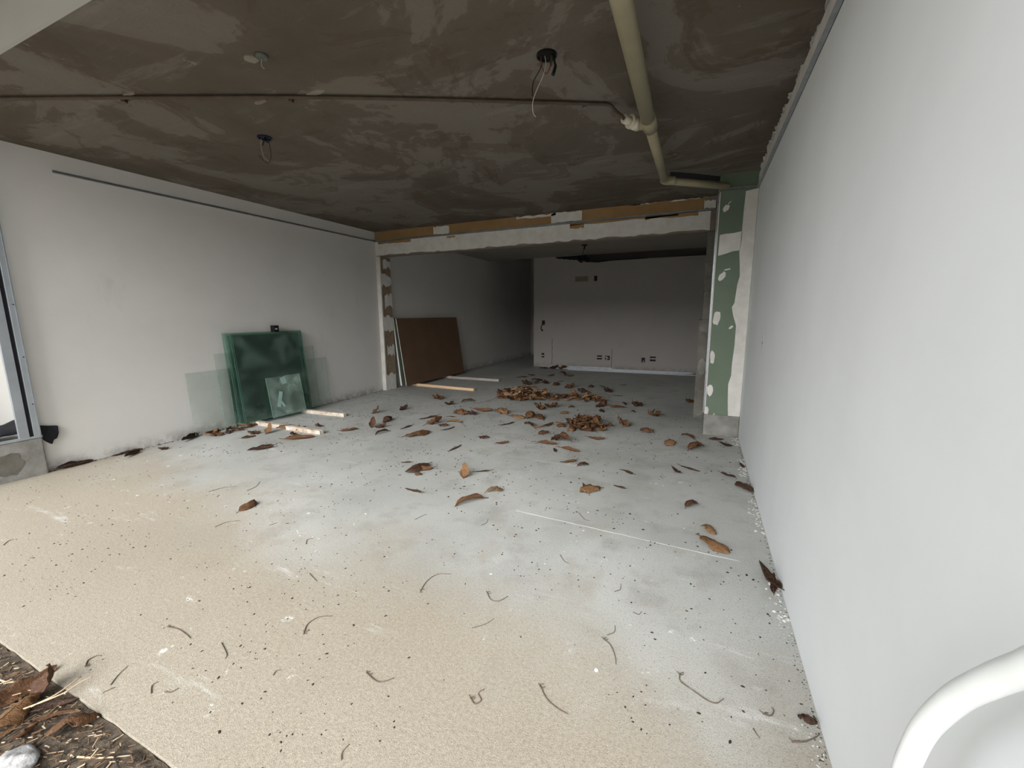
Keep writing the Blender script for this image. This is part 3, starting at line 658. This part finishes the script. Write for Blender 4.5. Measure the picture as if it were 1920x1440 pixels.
KIND = {
 'flat': [leaf_mesh('leaf_flat', .22, .6, .25, 0, 11, twist=.3), leaf_mesh('leaf_flat', .18, .8, .2, 0, 12, twist=.5), leaf_mesh('leaf_flat', .25, .5, .3, .03, 13, True, twist=.3)],
 'roll': [leaf_mesh('leaf_roll', .42, 2.3, .5, 0, 21, twist=.8), leaf_mesh('leaf_roll', .38, 1.9, .9, 0, 22, twist=1.2), leaf_mesh('leaf_roll', .46, 2.6, .3, .05, 23, twist=.6), leaf_mesh('leaf_roll', .34, 1.7, -.8, 0, 24, twist=1.0)],
 'cup': [leaf_mesh('leaf_cup', .80, 1.2, 1.3, 0, 31, True, crumple=.09), leaf_mesh('leaf_cup', .76, 1.4, 1.0, .05, 32, True, crumple=.10, twist=.5), leaf_mesh('leaf_cup', .70, 1.2, 1.5, 0, 33, True, crumple=.10), leaf_mesh('leaf_cup', .7, 1.3, 1.2, -.1, 34, False, crumple=.09)],
 'crumple': [leaf_mesh('leaf_crumple', .75, 1.6, 1.9, .15, 41, False, crumple=.16, twist=1.4), leaf_mesh('leaf_crumple', .8, 1.3, 1.6, -.1, 42, True, crumple=.17, twist=1.2), leaf_mesh('leaf_crumple', .6, 1.0, 2.2, .05, 43, False, crumple=.14, twist=1.8, fold=.6), leaf_mesh('leaf_crumple', .7, 1.5, -1.5, .1, 44, False, crumple=.16, twist=1.5), leaf_mesh('leaf_crumple', .55, .8, 1.9, -.1, 45, False, crumple=.12, twist=1.0, fold=1.1)],
 'up': [leaf_mesh('leaf_up', .80, 1.3, 1.6, -.75, 51, crumple=.06), leaf_mesh('leaf_up', .76, 1.2, 1.9, -.85, 52, crumple=.06), leaf_mesh('leaf_up', .7, 1.4, 2.0, -.65, 53, crumple=.06)],
 'wide': [leaf_mesh('leaf_wide', .58, .8, .5, 0, 61, True, 16, 8, .05, twist=.4), leaf_mesh('leaf_wide', .54, .9, .6, .04, 62, False, 16, 8, .05, twist=.5)],
}
NLEAF = [0]
def leaf(kind, var, loc, yaw, L, mat, label, group=None, midrib=True, tilt=(0, 0)):
    me, sm, hz = KIND[kind][var % len(KIND[kind])]
    o = bpy.data.objects.new('dry_leaf', me); COL.objects.link(o)
    o.material_slots[0].link = 'OBJECT'; o.material_slots[0].material = MAT[mat]
    o.location = loc; o.rotation_euler = (tilt[0], tilt[1], yaw); o.scale = (L, L, L)
    tag(o, label, 'leaf', group); NLEAF[0] += 1
    if midrib:
        s = bpy.data.objects.new('midrib', sm); COL.objects.link(s); s.parent = o
    return o
# scattered leaves: end points in the photo, kind, colour
S = []
def zone(where, rows): S.append((where, rows))
zone('behind the large leaf heap', [(968, 708, 988, 707, 'flat', 'dark'), (990, 704, 1004, 705, 'roll', 'dark'), (996, 713, 1012, 713, 'roll', 'dark'), (974, 722, 996, 721, 'crumple', 'dark'), (1003, 721, 1016, 719, 'crumple', 'dark'), (1018, 721, 1026, 719, 'crumple', 'dark'), (1033, 726, 1052, 718, 'cup', 'brown'), (1048, 730, 1084, 726, 'crumple', 'brown'), (1044, 716, 1056, 715, 'flat', 'dark'), (1056, 706, 1078, 706, 'roll', 'brown'), (1028, 706, 1040, 704, 'roll', 'brown'), (1052, 702, 1062, 703, 'crumple', 'dark')])
zone('lying against the metal studs', [(1012, 691, 1028, 691, 'roll', 'dark'), (1030, 692, 1044, 691, 'crumple', 'dark'), (1048, 692, 1062, 692, 'crumple', 'brown')])
zone('right of the large leaf heap', [(1084, 733, 1098, 738, 'crumple', 'dark'), (1104, 727, 1114, 726, 'crumple', 'dark'), (1126, 724, 1137, 728, 'flat', 'dark'), (1130, 736, 1146, 735, 'crumple', 'dark'), (1151, 742, 1168, 743, 'flat', 'dark'), (1162, 722, 1174, 723, 'flat', 'dark'), (1122, 765, 1138, 761, 'crumple', 'brown'), (1143, 764, 1171, 765, 'wide', 'brown'), (1168, 758, 1174, 760, 'crumple', 'dark'), (1186, 764, 1206, 760, 'crumple', 'brown'), (1123, 774, 1131, 772, 'crumple', 'dark'), (1184, 774, 1191, 773, 'crumple', 'dark'), (1218, 779, 1241, 784, 'crumple', 'brown'), (1288, 756, 1301, 754, 'crumple', 'brown')])
zone('between the two leaf heaps', [(1000, 765, 1020, 768, 'crumple', 'brown'), (1018, 762, 1044, 766, 'crumple', 'brown'), (1067, 765, 1078, 764, 'cup', 'brown'), (1050, 777, 1063, 776, 'cup', 'tan'), (928, 772, 956, 779, 'crumple', 'tan'), (955, 781, 983, 786, 'wide', 'tan'), (985, 787, 1000, 778, 'crumple', 'brown'), (1001, 778, 1022, 790, 'cup', 'brown'), (939, 799, 964, 792, 'flat', 'dark'), (983, 795, 1002, 803, 'roll', 'dark'), (998, 803, 1020, 801, 'roll', 'tan'), (1020, 801, 1038, 796, 'roll', 'dark')])
zone('right of the small leaf heap', [(1160, 794, 1184, 802, 'crumple', 'tan'), (1200, 808, 1222, 812, 'crumple', 'brown'), (1277, 816, 1302, 825, 'roll', 'brown'), (1246, 836, 1264, 832, 'cup', 'tan'), (1290, 845, 1322, 837, 'cup', 'brown'), (1329, 825, 1357, 825, 'roll', 'dark'), (1348, 832, 1374, 841, 'roll', 'dark')])
zone('in front of the small leaf heap', [(1010, 815, 1026, 811, 'cup', 'brown'), (1043, 819, 1055, 822, 'crumple', 'dark'), (1008, 832, 1046, 834, 'roll', 'brown'), (1030, 826, 1068, 834, 'crumple', 'brown'), (1038, 840, 1042, 848, 'flat', 'dark'), (1052, 842, 1087, 848, 'roll', 'brown'), (1102, 823, 1135, 826, 'roll', 'brown'), (1050, 870, 1080, 865, 'wide', 'tan'), (1085, 875, 1104, 872, 'cup', 'brown'), (1162, 880, 1187, 890, 'flat', 'dark'), (1088, 924, 1122, 917, 'cup', 'tan'), (1092, 909, 1100, 921, 'roll', 'brown'), (1150, 911, 1172, 918, 'roll', 'dark')])
zone('near the right wall', [(1258, 878, 1276, 891, 'roll', 'dark'), (1276, 874, 1312, 886, 'flat', 'dark'), (1351, 888, 1380, 898, 'roll', 'dark'), (1382, 906, 1411, 925, 'wide', 'dark'), (1386, 871, 1397, 880, 'roll', 'dark'), (1288, 952, 1306, 944, 'cup', 'brown'), (1320, 990, 1342, 1006, 'cup', 'tan'), (1314, 1010, 1367, 1042, 'wide', 'tan'), (1421, 1062, 1464, 1114, 'roll', 'dark'), (1452, 1114, 1452, 1078, 'flat', 'dark'), (1522, 1352, 1541, 1362, 'crumple', 'dark')])
zone('on the floor left of the heaps', [(808, 750, 828, 748, 'crumple', 'brown'), (833, 758, 848, 760, 'crumple', 'dark'), (864, 755, 888, 752, 'roll', 'brown'), (850, 776, 876, 778, 'crumple', 'brown'), (876, 779, 892, 777, 'crumple', 'dark'), (888, 771, 925, 773, 'roll', 'brown'), (787, 787, 820, 781, 'flat', 'dark'), (836, 781, 853, 782, 'flat', 'dark'), (797, 798, 835, 793, 'crumple', 'brown'), (824, 801, 840, 799, 'cup', 'brown'), (836, 792, 864, 794, 'roll', 'tan'), (830, 808, 852, 801, 'flat', 'dark'), (761, 821, 806, 812, 'wide', 'brown'), (899, 824, 916, 822, 'cup', 'brown'), (930, 834, 955, 831, 'roll', 'brown'), (843, 846, 865, 836, 'flat', 'dark'), (749, 771, 762, 767, 'crumple', 'dark')])
zone('in the middle of the floor', [(752, 868, 771, 868, 'roll', 'dark'), (760, 889, 803, 873, 'wide', 'dark'), (764, 886, 811, 880, 'roll', 'brown'), (777, 890, 789, 891, 'cup', 'brown'), (886, 886, 919, 883, 'flat', 'dark'), (760, 917, 790, 925, 'flat', 'dark'), (915, 924, 944, 921, 'cup', 'tan'), (852, 951, 906, 936, 'roll', 'brown'), (452, 958, 480, 943, 'cup', 'brown'), (464, 849, 513, 838, 'roll', 'dark')])
zone('standing curled upright on the floor', [(698, 779, 712, 770, 'up', 'brown'), (692, 803, 706, 797, 'up', 'brown'), (862, 895, 880, 890, 'up', 'tan'), (496, 815, 512, 808, 'up', 'tan')])
zone('beside the plaster-smeared battens', [(703, 816, 728, 809, 'roll', 'dark'), (703, 804, 722, 801, 'crumple', 'brown'), (718, 793, 732, 787, 'crumple', 'dark'), (638, 810, 672, 806, 'roll', 'brown'), (750, 806, 772, 798, 'flat', 'dark'), (590, 802, 604, 800, 'crumple', 'brown'), (534, 827, 590, 820, 'roll', 'brown'), (543, 818, 556, 815, 'crumple', 'dark'), (520, 806, 545, 804, 'cup', 'tan'), (540, 806, 560, 806, 'crumple', 'tan'), (556, 809, 572, 805, 'cup', 'brown'), (468, 816, 490, 812, 'crumple', 'brown'), (452, 824, 480, 818, 'roll', 'brown')])
zone('along the foot of the left wall', [(96, 880, 165, 862, 'roll', 'dark'), (118, 877, 150, 871, 'roll', 'brown'), (200, 854, 232, 847, 'roll', 'dark'), (224, 849, 260, 842, 'roll', 'dark'), (234, 860, 262, 847, 'roll', 'dark'), (300, 845, 318, 841, 'crumple', 'dark'), (334, 829, 364, 815, 'roll', 'dark')])
ORD = 'first second third fourth fifth sixth seventh eighth ninth tenth eleventh twelfth thirteenth fourteenth fifteenth sixteenth seventeenth eighteenth'.split()
SHAPE = {'flat': 'flat', 'roll': 'rolled-up', 'cup': 'cupped', 'crumple': 'crumpled', 'up': 'upright', 'wide': 'broad'}
rnd = random.Random(3)
for where, rows in S:
    rows = sorted(rows, key=lambda r: (r[0]+r[2])/2)
    for i, (x0, y0, x1, y1, kind, colr) in enumerate(rows):
        a, b = floor_at(x0, y0), floor_at(x1, y1); c = (a+b)/2; d = b-a
        L = max(min(d.length, .30), .05); yaw = math.atan2(d.y, d.x)
        if kind in ('cup', 'crumple'): L = min(L, .20)*1.2
        if kind == 'up': L = .15; yaw = rnd.uniform(-.5, .5)+math.pi/2
        if rnd.random() < .5 and kind != 'up': yaw += math.pi
        c.x = min(c.x, XR-.02-abs(math.cos(yaw))*L*.35); c.x = max(c.x, XL+.03+abs(math.cos(yaw))*L*.4)
        leaf(kind, rnd.randrange(9), (c.x, c.y, .0), yaw, L*1.05, colr, '%s %s leaf, %s from left of those %s' % (SHAPE[kind], {'dark': 'dark brown', 'brown': 'brown', 'tan': 'tan'}[colr], ORD[i], where), 'scattered dry leaves')
# heaps: each leaf settles on what already lies below it
HUE = {'mid': 'medium brown', 'brown': 'brown', 'tan': 'tan', 'pale': 'pale buff', 'dark': 'dark brown'}
def heap(n, core, spot, label, group, Lr, mats, seed, kinds, grow=.16):
    """core = buried leaves joined into one stuff object, then n single leaves on top"""
    rnd = random.Random(seed); hm = {}; cell = .05; cb = bmesh.new()
    for k in range(-core, n):
        x, y, s = spot(rnd); L = rnd.uniform(*Lr)*s; yaw = rnd.uniform(0, 2*math.pi); kd = rnd.choice(kinds); var = rnd.randrange(9)
        cells = [(round((x+math.cos(yaw)*L*.2*q)/cell), round((y+math.sin(yaw)*L*.2*q)/cell)) for q in range(-2, 3)]
        z = sorted(hm.get(c, 0) for c in cells)[-2]*.88
        tl = (rnd.uniform(-.35, .35), rnd.uniform(-.3, .3)) if z > .01 else (0, 0)
        if k < 0:
            me = KIND[kd][var % len(KIND[kd])][0]; n0 = len(cb.verts); cb.from_mesh(me); cb.verts.ensure_lookup_table()
            M = Matrix.Translation((x, y, z)) @ Matrix.Rotation(yaw, 4, 'Z') @ Matrix.Rotation(tl[1], 4, 'Y') @ Matrix.Rotation(tl[0], 4, 'X') @ Matrix.Scale(L, 4)
            for v in list(cb.verts)[n0:]: v.co = M @ v.co
        else:
            mt = rnd.choice(mats); leaf(kd, var, (x, y, z), yaw, L, mt, HUE[mt] + ' ' + SHAPE[kd] + ' ' + label, group, False, tl)
        for c in set(cells): hm[c] = max(hm.get(c, 0), z+L*grow)
    if core: tag(obj('leaf_litter', mesh(cb, 'leaf_litter'), 'brown'), 'leaf litter buried under the ' + group.replace('leaves of the ', ''), 'leaf litter', kind='stuff')
    else: cb.free()
def spot_big(r):
    if r.random() < .74:
        a = r.uniform(0, 2*math.pi); q = r.random()**.65
        return -2.64+.44*q*math.cos(a), 6.28+.34*q*math.sin(a), 1
    t = r.random(); return -2.25+.92*t+r.uniform(-.06, .06), 6.40+.06*t+r.uniform(-.22, .16)*(1-.5*t), .95
heap(130, 110, spot_big, 'leaf heaped in the large leaf pile before the back room', 'leaves of the large heap', (.12, .21), ['mid', 'mid', 'tan', 'pale', 'pale', 'dark'], 5, ['roll', 'roll', 'crumple', 'cup', 'roll'], .115)
def spot_small(r):
    a = r.uniform(0, 2*math.pi); q = r.random()**.6; return -1.22+.30*q*math.cos(a), 4.84+.24*q*math.sin(a), 1
heap(44, 22, spot_small, 'leaf heaped in the small leaf pile in mid-floor', 'leaves of the small heap', (.10, .17), ['mid', 'brown', 'tan', 'brown'], 8, ['crumple', 'cup', 'roll', 'crumple'], .17)
def spot_wall(r):
    t = r.random(); return -5.06+.10*r.random()+.06*t, 2.78+.62*t, 1
heap(22, 0, spot_wall, 'leaf drifted against the foot of the glass panes', 'leaves at the foot of the glass', (.10, .17), ['brown', 'mid', 'tan', 'dark'], 9, ['roll', 'roll', 'crumple'], .1)

# ------------------------------------------------------------------ twigs
TW = [[(787, 1111), (800, 1090), (820, 1077), (845, 1076)], [(569, 1189), (577, 1170), (598, 1157), (623, 1155)], [(687, 1261), (705, 1277), (720, 1278), (739, 1271)], [(913, 1110), (920, 1124), (935, 1127), (952, 1118)], [(885, 1178), (910, 1170), (926, 1160)], [(1012, 1284), (1025, 1310), (1045, 1328), (1065, 1339)], [(882, 1308), (890, 1320), (902, 1313), (897, 1300), (908, 1292)], [(580, 1075), (594, 1090)], [(640, 1425), (642, 1410), (655, 1395)], [(1131, 1197), (1145, 1210), (1153, 1230), (1155, 1246)], [(1275, 1263), (1276, 1277), (1300, 1295), (1330, 1315), (1345, 1318), (1357, 1310)], [(1485, 1391), (1510, 1390), (1530, 1382), (1537, 1376)], [(1138, 1191), (1152, 1185), (1153, 1173)], [(1152, 1109), (1163, 1105), (1164, 1094)], [(1187, 1148), (1198, 1152), (1203, 1146)], [(1430, 1338), (1445, 1342), (1451, 1333), (1447, 1326)], [(1412, 1366), (1425, 1385)], [(313, 1175), (335, 1180), (350, 1190), (357, 1197)], [(391, 922), (420, 914), (445, 912)], [(463, 920), (480, 912), (487, 903)], [(403, 988), (425, 979), (450, 976)], [(160, 1250), (165, 1238), (180, 1230), (190, 1229)], [(192, 1299), (216, 1288)], [(207, 1284), (222, 1265), (240, 1248)], [(283, 1300), (285, 1285), (297, 1278)], [(308, 1297), (320, 1298), (335, 1290)], [(505, 985), (520, 980)], [(778, 974), (790, 968), (800, 964)], [(902, 985), (912, 980), (915, 973)], [(1085, 961), (1095, 973), (1106, 977)], [(1050, 1040), (1058, 1052), (1068, 1057)], [(574, 1020), (576, 1012), (587, 1009)], [(1007, 831), (985, 831)], [(888, 752), (893, 756), (920, 750), (945, 737)], [(1400, 905), (1404, 912), (1406, 905)], [(6, 1022), (16, 1014), (26, 1011)], [(415, 1205), (425, 1226), (422, 1235)], [(512, 1266), (518, 1258), (527, 1256)]]
TW.sort(key=lambda t: t[0][0])
def row_name(y): return 'on the near floor' if y > 1150 else ('across the middle floor' if y > 940 else 'on the far floor')
cnt = {}
for path in TW:
    zn = row_name(path[0][1]); cnt[zn] = cnt.get(zn, 0)+1
    pts = [floor_at(*p, .0022) for p in path]; L = (pts[0]-pts[-1]).length
    r = .0024 if len(path) > 3 else .0018
    bm = bmesh.new(); sp = smooth_path(pts, 5); tube(bm, sp, r, 6, r*.55)
    c = Vector((pts[0].x, pts[0].y, 0)); 
    for v in bm.verts: v.co -= c
    me = mesh(bm, 'twig'); o = obj('twig', me, 'twig'); o.location = c
    tag(o, 'thin %s dry twig, %s from left of those %s' % ('curved' if len(path) > 2 else 'straight', (ORD+['nineteenth', 'twentieth', 'twenty-first', 'twenty-second', 'twenty-third', 'twenty-fourth'])[cnt[zn]-1], zn), 'twig', 'dry twigs on the floor')
    if len(path) > 3:
        bm = bmesh.new(); q = pts[0]-c
        for s in range(3): tube(bm, [q+(pts[1]-pts[0])*.12*s, q+(pts[1]-pts[0])*.12*s+Vector((.012*(-1)**s, .008, .002))], .0013, 5)
        s_ = obj('bud', bm, 'twig'); s_.parent = o

# white plastic cap on the floor
p = floor_at(1118, 1257); bm = bmesh.new(); tube(bm, [(p.x, p.y, 0), (p.x, p.y, .003)], .0075, 16, .007)
cp = thing('bottle_cap', (p.x, p.y, 0), 'tiny round white plastic cap lying on the near floor', 'cap')
obj('disc', bm, 'paint_white', cp); bm = bmesh.new(); tube(bm, [(p.x, p.y, .003), (p.x, p.y, .0045)], .003, 10); obj('nub', bm, 'device', cp)

# ------------------------------------------------------------------ uncountable crumbs
rnd = random.Random(21)
bm = bmesh.new()
def bit(bm, x, y, r, el, z=0.0, yaw=None):
    yaw = rnd.uniform(0, 6.28) if yaw is None else yaw; c, s = math.cos(yaw), math.sin(yaw)
    ring = [(math.cos(k*math.pi/3)*r*el, math.sin(k*math.pi/3)*r) for k in range(6)]
    lo = [bm.verts.new((x+a*c-b*s, y+a*s+b*c, z)) for a, b in ring]; up = bm.verts.new((x, y, z+r*.9))
    for k in range(6): bm.faces.new((lo[k], lo[(k+1) % 6], up))
n = 0
while n < 2600:
    x, y = rnd.uniform(-5.0, .42), rnd.uniform(.66, 6.0)
    dens = noise.noise(Vector((x*1.1, y*1.1, 3)))
    if rnd.random() > .45+dens: continue
    k = rnd.random()
    bit(bm, x, y, rnd.uniform(.0014, .0032)*(1.7 if y > 2.2 else 1)+(.0016 if rnd.random() < .3 else 0), rnd.uniform(1.2, 2.0)); n += 1
    if k < .15:
        for q in range(rnd.randrange(1, 4)): bit(bm, x+rnd.gauss(0, .05), y+rnd.gauss(0, .05), rnd.uniform(.002, .0035), 1.4); n += 1
tag(obj('seed_litter', bm, 'seed'), 'dark seeds and droppings sprinkled over the floor', 'litter', kind='stuff')
bm = bmesh.new()
for k in range(500):
    y = rnd.uniform(1.1, 5.1); dx = abs(rnd.gauss(0, .03))
    if noise.noise(Vector((y*2.1, 7, 0))) < -.05: continue
    bit(bm, XR-.006-dx, y, rnd.uniform(.002, .008)*(1.1 if y > 2 else .5), rnd.uniform(1, 1.6))
tag(obj('plaster_crumbs', bm, 'crumb'), 'plaster crumbs along the foot of the right wall', 'debris', kind='stuff')
bm = bmesh.new()
for k in range(700):
    if k % 2: y = rnd.uniform(1.2, 5.05); x = XR-.004-abs(rnd.gauss(0, .012))
    else: y = rnd.uniform(1.6, 5.9); x = XL+.006+abs(rnd.gauss(0, .02))
    bit(bm, x, y, rnd.uniform(.002, .006)*(.45 if k % 2 else 1)*(1.3 if y > 2.2 else 1), rnd.uniform(1, 2.4))
tag(obj('dirt_crumbs', bm, 'seed'), 'dark dirt gathered along the foot of both walls', 'debris', kind='stuff')
bm = bmesh.new()
for k in range(260):
    x, y = rnd.uniform(-4.9, .4), rnd.uniform(1.6, 5.2)
    if noise.noise(Vector((x*.9, y*.9, 11))) < 0: continue
    bit(bm, x, y, rnd.uniform(.002, .006), rnd.uniform(1, 2))
tag(obj('plaster_specks', bm, 'crumb'), 'white plaster specks stuck on the floor', 'debris', kind='stuff')

# ------------------------------------------------------------------ soil bed in the near left corner
bm = crumpled('soil', -3.6, -.6, -.45, .558, lambda u, v: -.013, 90, 36, .010, 2, 'soil')
tag(obj('soil_bed', bm, 'soil'), 'bed of dry soil and litter outside the slab edge', 'soil', kind='stuff')
bm = bmesh.new(); mats = ['straw_dark', 'straw', 'seed']
for k in range(5600):
    x, y = rnd.uniform(-3.3, -1.1), rnd.uniform(.05, .55); L = rnd.uniform(.008, .032)*(2.5 if rnd.random() < .10 else 1); yaw = rnd.gauss(.5, .8)
    z = -.018+rnd.uniform(0, .018); d = Vector((math.cos(yaw), math.sin(yaw), rnd.uniform(-.15, .2)))*L; s = Vector((-math.sin(yaw), math.cos(yaw), 0))*rnd.uniform(.001, .0042)
    o_ = Vector((x, y, z))
    if (o_+d).y > .552 or (o_+d+s).y > .552: continue
    slab(bm, o_, d, s, Vector((0, 0, .0018)), rnd.choice((0, 0, 0, 1, 2, 2)))
tag(obj('straw_litter', bm, mats), 'chopped straw and bark litter covering the soil bed', 'litter', kind='stuff')
def nearleaf(kind, var, x0, y0, x1, y1, z, mat, label, tilt=(0, 0), f=1.0):
    a, b = floor_at(x0, y0, z), floor_at(x1, y1, z); d = b-a; c = (a+b)/2
    return leaf(kind, var, (c.x, c.y, z), math.atan2(d.y, d.x), d.length*f, mat, label, 'large leaves on the soil bed', True, tilt)
nearleaf('wide', 1, -5, 1330, 96, 1262, -.010, 'brown', 'large brown leaf lying lengthwise on the soil bed', (.25, 0), 1.25)
nearleaf('up', 1, 52, 1318, 128, 1285, -.012, 'brown', 'large leaf with a dark curled-up tip on the soil bed', (0, 0), 1.5)
nearleaf('cup', 1, -10, 1378, 66, 1316, -.010, 'tan', 'orange-tan curled leaf on the soil bed', (.2, 0), 1.35)
nearleaf('roll', 1, -30, 1410, 40, 1358, -.012, 'tan', 'rolled tan leaf at the left edge of the soil bed')
nearleaf('cup', 0, 100, 1385, 188, 1345, -.012, 'brown', 'broad brown leaf tilted against the slab edge', (-.1, .1), 1.35)
nearleaf('roll', 2, 40, 1345, 150, 1312, -.010, 'dark', 'dark rolled leaf lying under the pale straws')
nearleaf('crumple', 1, 10, 1300, 60, 1278, -.008, 'dark', 'dark crumpled leaf behind the large brown leaf on the soil')
nearleaf('crumple', 4, 20, 1392, 84, 1362, -.008, 'brown', 'crumpled brown leaf just above the whitish litter scrap')
nearleaf('flat', 2, 60, 1352, 150, 1330, -.008, 'brown', 'narrow greyish leaf below the dark rolled leaf')
for i, (p0, p1, p2, lb) in enumerate((((58, 1325), (105, 1302), (152, 1268), 'upper pale straw stalk lying over the leaves on the soil'), ((42, 1330), (95, 1310), (128, 1296), 'lower pale straw stalk lying over the leaves on the soil'), ((120, 1300), (150, 1280), (173, 1268), 'short pale straw stalk reaching over the slab edge'), ((0, 1275), (15, 1279), (38, 1277), 'thin pale stalk at the far left of the soil bed'), ((145, 1419), (190, 1421), (245, 1416), 'pale flat stalk lying along the bottom of the soil bed'))):
    zz = .022 if i < 3 else -.006
    bm = bmesh.new(); pts = [floor_at(*q, zz) for q in (p0, p1, p2)]; tube(bm, smooth_path(pts, 5), .0032, 6, .0022)
    tag(obj('straw_stalk', bm, 'straw'), lb, 'straw')
c = floor_at(8, 1446, 0); bm = bmesh.new(); R_ = []
for i in range(9):
    row = []
    for k in range(28):
        a = 2*math.pi*k/28; rr = (.010+.080*i/8)*(1+.35*noise.noise(Vector((math.cos(a)*1.3, math.sin(a)*1.3, 5)))*i/8)
        x, y = c.x+rr*math.cos(a), c.y+rr*.75*math.sin(a)
        row.append(bm.verts.new((x, y, .016-.012*(i/8)**2+.014*noise.noise(Vector((x*22, y*22, 2)))+.007*noise.noise(Vector((x*50, y*50, 7))))))
    R_.append(row)
bm.faces.new(R_[0])
for i in range(8):
    for k in range(28):
        f = bm.faces.new((R_[i][k], R_[i+1][k], R_[i+1][(k+1) % 28], R_[i][(k+1) % 28])); f.smooth = True
o = tag(obj('litter_scrap', bm, 'pale_litter'), 'crumpled whitish litter scrap in the bottom left corner', 'litter scrap'); m = o.modifiers.new('s', 'SOLIDIFY'); m.thickness = .003
